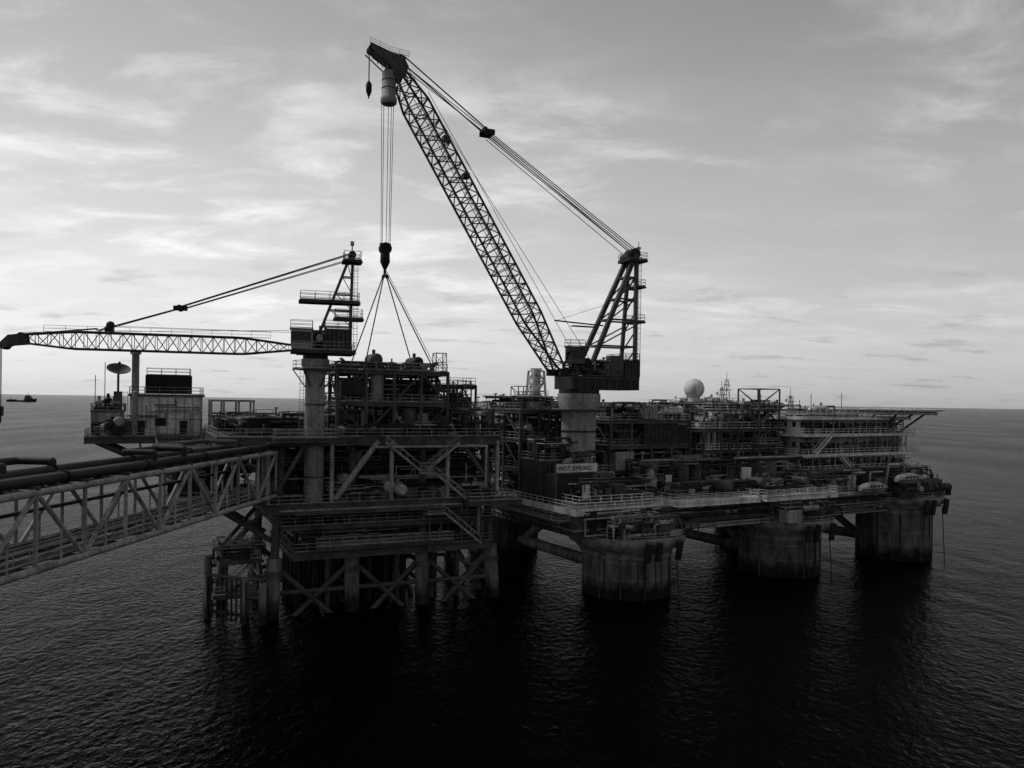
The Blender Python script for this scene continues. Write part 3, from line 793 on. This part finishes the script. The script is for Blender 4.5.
for s_ in (-2.3, 2.3):
    q = s_ * .5
    b.beam((-.2, s_, 34.3), (XT, q, 55.4), .7, 'mid'); b.beam((XB, s_, 34.3), (XT-.2, q, 55.4), .55, 'mid')
    for z in (39.5, 44, 47.6, 51.4):
        t = (z-34.3)/21.1; xf = -.2+(XT+.2)*t; w = s_ + (q-s_)*t; b.beam((xf,w,z),(XB-.7*t,w,z),.28,'mid')
    for z in (39.5,44,47.6):
        t = (z-34.3)/21.1; xf = -.2+(XT+.2)*t; w = s_+(q-s_)*t; b.beam((xf,w,z),(XB-.7*t,w,z+3.6),.2,'mid')
for z in (39.5, 44, 47.6, 51.4, 55):
    t = (z-34.3)/21.1; w = 2.3-1.15*t; b.beam((-.2+(XT+.2)*t,-w,z),(-.2+(XT+.2)*t,w,z),.28,'mid'); b.beam((XB-.7*t,-w,z),(XB-.7*t,w,z),.28,'mid')
for k in range(6):
    z = 36 + k*3.1; b.beam((XB-.3,-2.1+k*.17,z),(XB-.3,2.1-k*.17,z+3.1),.18,'mid')
b.ladder(-10.8, 1.4, 34.5, 55, mat='mid')
for z in (44, 50): b.deck(-11.6,-10.0,-1.6,2.0,z,.2,'mid',rmat='mid')
b.deck(-11.9, -8.4, -1.8, 2.0, 54.6, .3, 'mid', rmat='mid')
b.tube((XT-.1,-1.2,55.6),(XT-.1,1.2,55.6),.95,'dark',16); b.tube((XT+.9,-1.2,54.9),(XT+.9,1.2,54.9),.8,'dark',16)
b.tube((-11.4,0,55),(-11.4,0,57.8),.06,'mid',5); b.box(-11.7,-11.1,-.2,.2,56.6,57,'lite')
b.beam((-4.5,0,43.0),(4.8,0,43.4),.22,'mid'); b.box(-3,1.5,-.6,.6,42.6,42.75,'mid'); b.tube((4.6,0,43.4),(-8,0,47.6),.04,'rope',4)
b.done()
b = B('boom', bc, GT)
F0 = Vector((3.9,0,34.6)); F1 = Vector((31.9,0,79.2))
b.lattice(F0, F1, 4.4, 3.0, 1.8, 30, 'mid', .2, h0=.8, h1=3.5, h2=1.7, t1=.2, t2=.9)
b.box(2.8,4.9,-2.6,-1.9,34.3,35.4,'dark'); b.box(2.8,4.9,1.9,2.6,34.3,35.4,'dark')
for i in range(40):
    t = .12 + .8*i/40; c_ = F0.lerp(F1, t); c2 = F0.lerp(F1, t+.02)
    b.tube(c_+Vector((-.4,-.5,.3)), c_+Vector((-.4,.5,.3)), .05, 'mid', 4); b.tube(c_+Vector((-.4,.5,.3)), c2+Vector((-.4,.5,.3)), .06,'mid',4); b.tube(c_+Vector((-.4,-.5,.3)), c2+Vector((-.4,-.5,.3)), .06,'mid',4)
for t in (.68,.8): 
    c_ = F0.lerp(F1, t); b.box(c_.x-2.6,c_.x-1.6,-.6,.6,c_.z-.2,c_.z+.6,'mid')
b.done()
D = -1.1
b = B('boom_head', bc, GT)
for s_ in (-1.0, 1.0):
    y0, y1 = s_-.08, s_+.08
    prof = [(31.2,79.4),(32.4,79.0),(33.6,81.2),(35.4,82.2),(36.6,83.2),(36.5,83.7),(33.6,82.9),(31.4,82.7),(30.6,81.2)]
    vs = [(p[0],y0,p[1]+D) for p in prof] + [(p[0],y1,p[1]+D) for p in prof]; n = len(prof)
    b.add(vs, [tuple(range(n)), tuple(range(n,2*n))[::-1]] + [(i,(i+1)%n,n+(i+1)%n,n+i) for i in range(n)], 'mid')
    b.beam((33.8,s_,80.4+D),(36.8,s_,82.6+D),.15,'mid')
    for k in range(5): b.beam((33.6+k*.6,s_,82.9+k*.2+D),(33.4+k*.75,s_,80.6+k*.5+D),.09,'mid')
b.tube((33.0,-.9,80.9+D),(33.0,.9,80.9+D),.8,'dark',18); b.tube((31.8,-.9,82.1+D),(31.8,.9,82.1+D),.8,'dark',18); b.tube((36.2,-.8,83.1+D),(36.2,.8,83.1+D),.5,'dark',14)
b.rail([(30.6,1.2,82.6+D),(33.6,1.2,82.8+D),(36.6,1.2,83.6+D)],mat='mid',step=1.2,h=.8,r=.03)
b.done()
b = B('pendants_and_ropes', bc, GT)
hub = Vector((17.2,0,72.4))
for s_ in (-1.1,-.4,.4,1.1):
    b.tube((XT-.2,s_,56.2), hub+Vector((0,s_*.8,-.1)), .08, 'rope', 5)
    if abs(s_) > 1: 
        b.tube(hub+Vector((0,s_*.8,0)), (31.4,s_*.9,82.7+D), .11, 'rope', 5); b.tube((XT-.2,s_,54.9), hub+Vector((0,s_*.8,-.7)), .06, 'rope', 5)
        b.tube(hub+Vector((.3,s_*.4,.2)), (31.4,s_*.5,81.7+D), .07, 'rope', 5)
b.box(16.4,18.2,-1.1,-.9,72.0,72.8,'dark'); b.box(16.4,18.2,.9,1.1,72.0,72.8,'dark'); b.tube(hub+Vector((-.5,-.9,0)),hub+Vector((-.5,.9,0)),.42,'dark',12); b.tube(hub+Vector((.7,-.9,.4)),hub+Vector((.7,.9,.4)),.35,'dark',12)
b.tube((31.2,.5,82+D),(-2,.5,36.8),.045,'rope',4); b.tube((27,-.5,77.5),(0,-.5,36.8),.045,'rope',4)
b.done()
b = B('main_hoist_block', bc, GT)
hx = 33.55
b.tube((hx-.2,0,80.4),(hx-.2,0,79.2),.3,'dark',10)
b.lathe((hx-.2,0),[(.7,79.3),(1.0,79.2),(1.05,78.9),(1.05,75.4),(1.22,75.3),(1.22,74.5),(1.0,74.3)],'lite',22)
for z in (76.6,77.8): b.lathe((hx-.2,0),[(1.1,z),(1.1,z+.12)],'mid',22)
for (dx,dy) in ((-.8,-.6),(-.8,.6),(.7,-.6),(.7,.6),(-.1,.3)):
    b.tube((hx+dx,dy,74.6),(hx+dx*.8,dy*.6,53.2),.05,'rope',4)
b.tube((hx-.8,0,53.1),(hx+.8,0,53.1),.35,'dark',10)
for s_ in (-.45,-.15,.15,.45): b.tube((hx,s_-.08,52.6),(hx,s_+.08,52.6),.9,'black',16)
b.lathe((hx,0),[(.3,49.6),(.75,50.6),(.7,51.9),(.3,52.6)],'black',14)
b.tube((hx,0,49.8),(hx,0,48.9),.22,'black',8)
b.tube((36.4,.2,83+D),(36.4,.2,77.2),.05,'rope',4); b.tube((36.4,-.2,83+D),(36.4,-.2,77.2),.05,'rope',4)
b.lathe((36.4,0),[(.2,75.1),(.45,75.8),(.45,76.8),(.15,77.3)],'black',12); b.tube((36.4,0,75.3),(36.4,0,74.7),.12,'black',6)
b.done()
sl = B('lifting_slings', pm)
hk = Vector(GT((hx,0,49.2)))
for (u,v) in ((13,1),(23,1),(13,10),(23,10)):
    q = Vector(JT((u,v,35.1))); sl.tube(hk, q, .09, 'rope', 6)
    sl.tube(hk+(q-hk)*.04, hk+(q-hk)*.07, .2, 'rope', 6)
sl.tube(hk+Vector((.3,0,0)), Vector(JT((23.4,1,35.1))), .05,'rope',4)
sl.done()

# ================================================================== distant supply ship
sh = empty('supply_ship')
HT = frame(-1840, 3000, math.radians(4))
b = B('hull_and_bridge', sh, HT)
st = [(-50,9,6.5),(-20,10,6),(15,10,6.5),(35,9,9),(50,5,12),(57,.3,14)]
vs = []; fs = []
for (x,w,z) in st: vs += [(x,-w,z),(x,w,z),(x-(3 if x>30 else 0),w*.8,-1),(x-(3 if x>30 else 0),-w*.8,-1)]
for i in range(len(st)-1):
    for j in range(4): fs.append((i*4+j, i*4+(j+1)%4, (i+1)*4+(j+1)%4, (i+1)*4+j))
fs += [(0,1,2,3)]
b.add(vs, fs, 'dark')
b.box(14,38,-8,8,6,16,'mid'); b.box(18,34,-7,7,16,21,'mid'); b.box(20,30,-8,8,21,25,'lite'); b.box(20,30.3,-8.1,8.1,22.5,24,'glass')
b.tube((25,0,25),(25,0,38),.7,'dark',6); b.tube((17,-5,16),(17,-5,24),1.6,'dark',8); b.tube((17,5,16),(17,5,24),1.6,'dark',8)
b.box(-46,-20,-7,7,6,9,'mid'); b.tube((-40,0,6),(-36,0,17),.8,'dark',6)
b.done()

# ================================================================== water
def mat_water():
    m = bpy.data.materials.new('sea_water'); m.use_nodes = True
    nt = m.node_tree; n = nt.nodes; l = nt.links
    n.remove(n['Principled BSDF']); outn = n['Material Output']
    df = n.new('ShaderNodeBsdfDiffuse'); df.inputs['Color'].default_value = (.001,.001,.001,1)
    gl = n.new('ShaderNodeBsdfGlossy'); gl.inputs['Color'].default_value = (.46,.46,.46,1); gl.inputs['Roughness'].default_value = .2
    fz = n.new('ShaderNodeFresnel'); fz.inputs['IOR'].default_value = 1.33
    pw = n.new('ShaderNodeMath'); pw.operation = 'POWER'; pw.inputs[1].default_value = 1.85; l.new(fz.outputs[0], pw.inputs[0])
    mx = n.new('ShaderNodeMixShader'); l.new(pw.outputs[0], mx.inputs[0]); l.new(df.outputs[0], mx.inputs[1]); l.new(gl.outputs[0], mx.inputs[2])
    l.new(mx.outputs[0], outn.inputs['Surface'])
    g = n.new('ShaderNodeNewGeometry')
    def noise(scale, sx, sy, det, rot=0.5, rough=.55, dist=.3):
        mp = n.new('ShaderNodeMapping'); mp.inputs['Scale'].default_value = (sx, sy, 1); mp.inputs['Rotation'].default_value = (0,0,rot)
        l.new(g.outputs['Position'], mp.inputs['Vector'])
        z = n.new('ShaderNodeTexNoise'); z.inputs['Scale'].default_value = scale; z.inputs['Detail'].default_value = det; z.inputs['Roughness'].default_value = rough
        z.inputs['Distortion'].default_value = dist
        l.new(mp.outputs['Vector'], z.inputs['Vector']); return z
    a = noise(1.1, 1, .7, 4, rough=.6); c = noise(.13, 1, .6, 2, .2)
    gust = noise(.018, 1, .35, 3, .3)      # patches of ruffled and calmer sea
    gr = n.new('ShaderNodeMapRange'); gr.inputs['From Min'].default_value = .35; gr.inputs['From Max'].default_value = .65
    gr.inputs['To Min'].default_value = .24; gr.inputs['To Max'].default_value = .5; l.new(gust.outputs['Fac'], gr.inputs['Value'])
    m1 = n.new('ShaderNodeMath'); m1.operation = 'MULTIPLY'; l.new(gr.outputs['Result'], m1.inputs[1]); l.new(a.outputs['Fac'], m1.inputs[0])
    m2 = n.new('ShaderNodeMath'); m2.operation = 'MULTIPLY_ADD'; m2.inputs[1].default_value = .7
    l.new(c.outputs['Fac'], m2.inputs[0]); l.new(m1.outputs[0], m2.inputs[2])
    bp = n.new('ShaderNodeBump'); bp.inputs['Strength'].default_value = .8; bp.inputs['Distance'].default_value = 1.0
    l.new(m2.outputs[0], bp.inputs['Height'])
    for q in (gl, df, fz): l.new(bp.outputs['Normal'], q.inputs['Normal'])
    return m
me = bpy.data.meshes.new('water'); Rr = 40000
me.from_pydata([(-Rr,-Rr,0),(Rr,-Rr,0),(Rr,Rr,0),(-Rr,Rr,0)], [], [(0,1,2,3)]); me.materials.append(mat_water())
wo = bpy.data.objects.new('water', me); sc.collection.objects.link(wo)

# ================================================================== sky + sun
sun_el = math.radians(48); sun_az = math.radians(-76)   # measured from +Y toward +X
w = bpy.data.worlds.new('World'); sc.world = w; w.use_nodes = True
nt = w.node_tree; n = nt.nodes; l = nt.links
bg = n['Background']; bg.inputs['Strength'].default_value = .1
sky = n.new('ShaderNodeTexSky'); sky.sky_type = 'NISHITA'; sky.sun_disc = False
sky.sun_elevation = sun_el; sky.sun_rotation = sun_az; sky.air_density = 1.0; sky.dust_density = 2.5; sky.ozone_density = 1
bw = n.new('ShaderNodeRGBToBW'); l.new(sky.outputs[0], bw.inputs[0])
tc = n.new('ShaderNodeTexCoord'); sp = n.new('ShaderNodeSeparateXYZ'); l.new(tc.outputs['Generated'], sp.inputs[0])
def math_(op, a=None, b_=None, va=None, vb=None, clamp=False):
    x = n.new('ShaderNodeMath'); x.operation = op; x.use_clamp = clamp
    if a is not None: l.new(a, x.inputs[0])
    elif va is not None: x.inputs[0].default_value = va
    if b_ is not None: l.new(b_, x.inputs[1])
    elif vb is not None: x.inputs[1].default_value = vb
    return x.outputs[0]
zz = math_('MAXIMUM', sp.outputs['Z'], vb=0.0); za = math_('ADD', zz, vb=.14)
px = math_('DIVIDE', sp.outputs['X'], za); py = math_('DIVIDE', sp.outputs['Y'], za)
cb = n.new('ShaderNodeCombineXYZ'); l.new(px, cb.inputs[0]); l.new(py, cb.inputs[1])
def cnoise(scale, sx, sy, rot, det, dist, rough=.6, loc=(0,0,0)):
    mp = n.new('ShaderNodeMapping'); mp.inputs['Scale'].default_value = (sx,sy,1); mp.inputs['Rotation'].default_value = (0,0,rot); mp.inputs['Location'].default_value = loc
    l.new(cb.outputs[0], mp.inputs['Vector'])
    z = n.new('ShaderNodeTexNoise'); z.inputs['Scale'].default_value = scale; z.inputs['Detail'].default_value = det
    z.inputs['Roughness'].default_value = rough; z.inputs['Distortion'].default_value = dist
    l.new(mp.outputs[0], z.inputs['Vector']); return z.outputs['Fac']
def mrange(v, a, b_, c, d, smooth=True):
    x = n.new('ShaderNodeMapRange'); x.interpolation_type = 'SMOOTHSTEP' if smooth else 'LINEAR'
    for i, q in zip(('From Min','From Max','To Min','To Max'), (a,b_,c,d)): x.inputs[i].default_value = q
    l.new(v, x.inputs['Value']); return x.outputs['Result']
c1 = mrange(cnoise(2.6, .75, 1.15, .35, 9, .35, .62, (1,4,0)), .43, .73, 0, 1)
c2 = mrange(cnoise(.8, .8, 1.2, .2, 3, .3, .5, (3,1,0)), .36, .60, 0.15, 1)
cl = math_('MULTIPLY', math_('MULTIPLY', c1, c2), mrange(sp.outputs['Z'], .04, .16, .1, 1))
veil = mrange(cnoise(1.0, .6, 1.3, .3, 5, .8, .55, (7,2,0)), .3, .7, .84, 1.10)
dk = mrange(cnoise(3.6, .7, 1.1, .1, 6, .3, .6, (11,5,0)), .54, .72, 1.0, .76)   # small grey scud low over the horizon
dkm = mrange(sp.outputs['Z'], .1, .2, 0, 1)
dkf = math_('ADD', math_('MULTIPLY', dk, math_('SUBTRACT', va=1.0, b_=dkm)), dkm)
base = math_('MULTIPLY', bw.outputs[0], veil)
base = math_('POWER', base, vb=.25)     # hazy veil evens the clear sky out
base = math_('MULTIPLY', base, vb=6.5)
azf = mrange(sp.outputs['X'], -.45, .65, .88, .66, True)
elf = mrange(sp.outputs['Z'], .08, .46, 1.0, .50, False)
bk = mrange(sp.outputs['Y'], -.6, .4, .7, 1.0)
base = math_('MULTIPLY', math_('MULTIPLY', base, azf), math_('MULTIPLY', elf, bk))
out = math_('MULTIPLY', math_('ADD', base, math_('MULTIPLY', math_('MULTIPLY', cl, math_('MULTIPLY', azf, bk)), vb=3.8)), dkf)
l.new(out, bg.inputs['Color'])

sl_ = bpy.data.lights.new('sun', 'SUN'); sl_.energy = 1.5; sl_.angle = math.radians(8); sl_.color = (1,1,1)
so = bpy.data.objects.new('sun', sl_); sc.collection.objects.link(so)
dv = Vector((math.sin(sun_az)*math.cos(sun_el), math.cos(sun_az)*math.cos(sun_el), math.sin(sun_el)))
so.rotation_euler = dv.to_track_quat('Z', 'Y').to_euler(); so.location = dv * 300

# ================================================================== camera
cam = bpy.data.cameras.new('camera'); cam.sensor_width = 36; cam.lens = 800*36/1024
cam.shift_y = 17/1024; cam.clip_end = 100000; cam.clip_start = .5
co = bpy.data.objects.new('camera', cam); sc.collection.objects.link(co)
co.matrix_world = Matrix.Translation((0,0,30)) @ Matrix.Rotation(math.radians(90),4,'X') @ Matrix.Rotation(math.radians(.84),4,'Z')
sc.camera = co
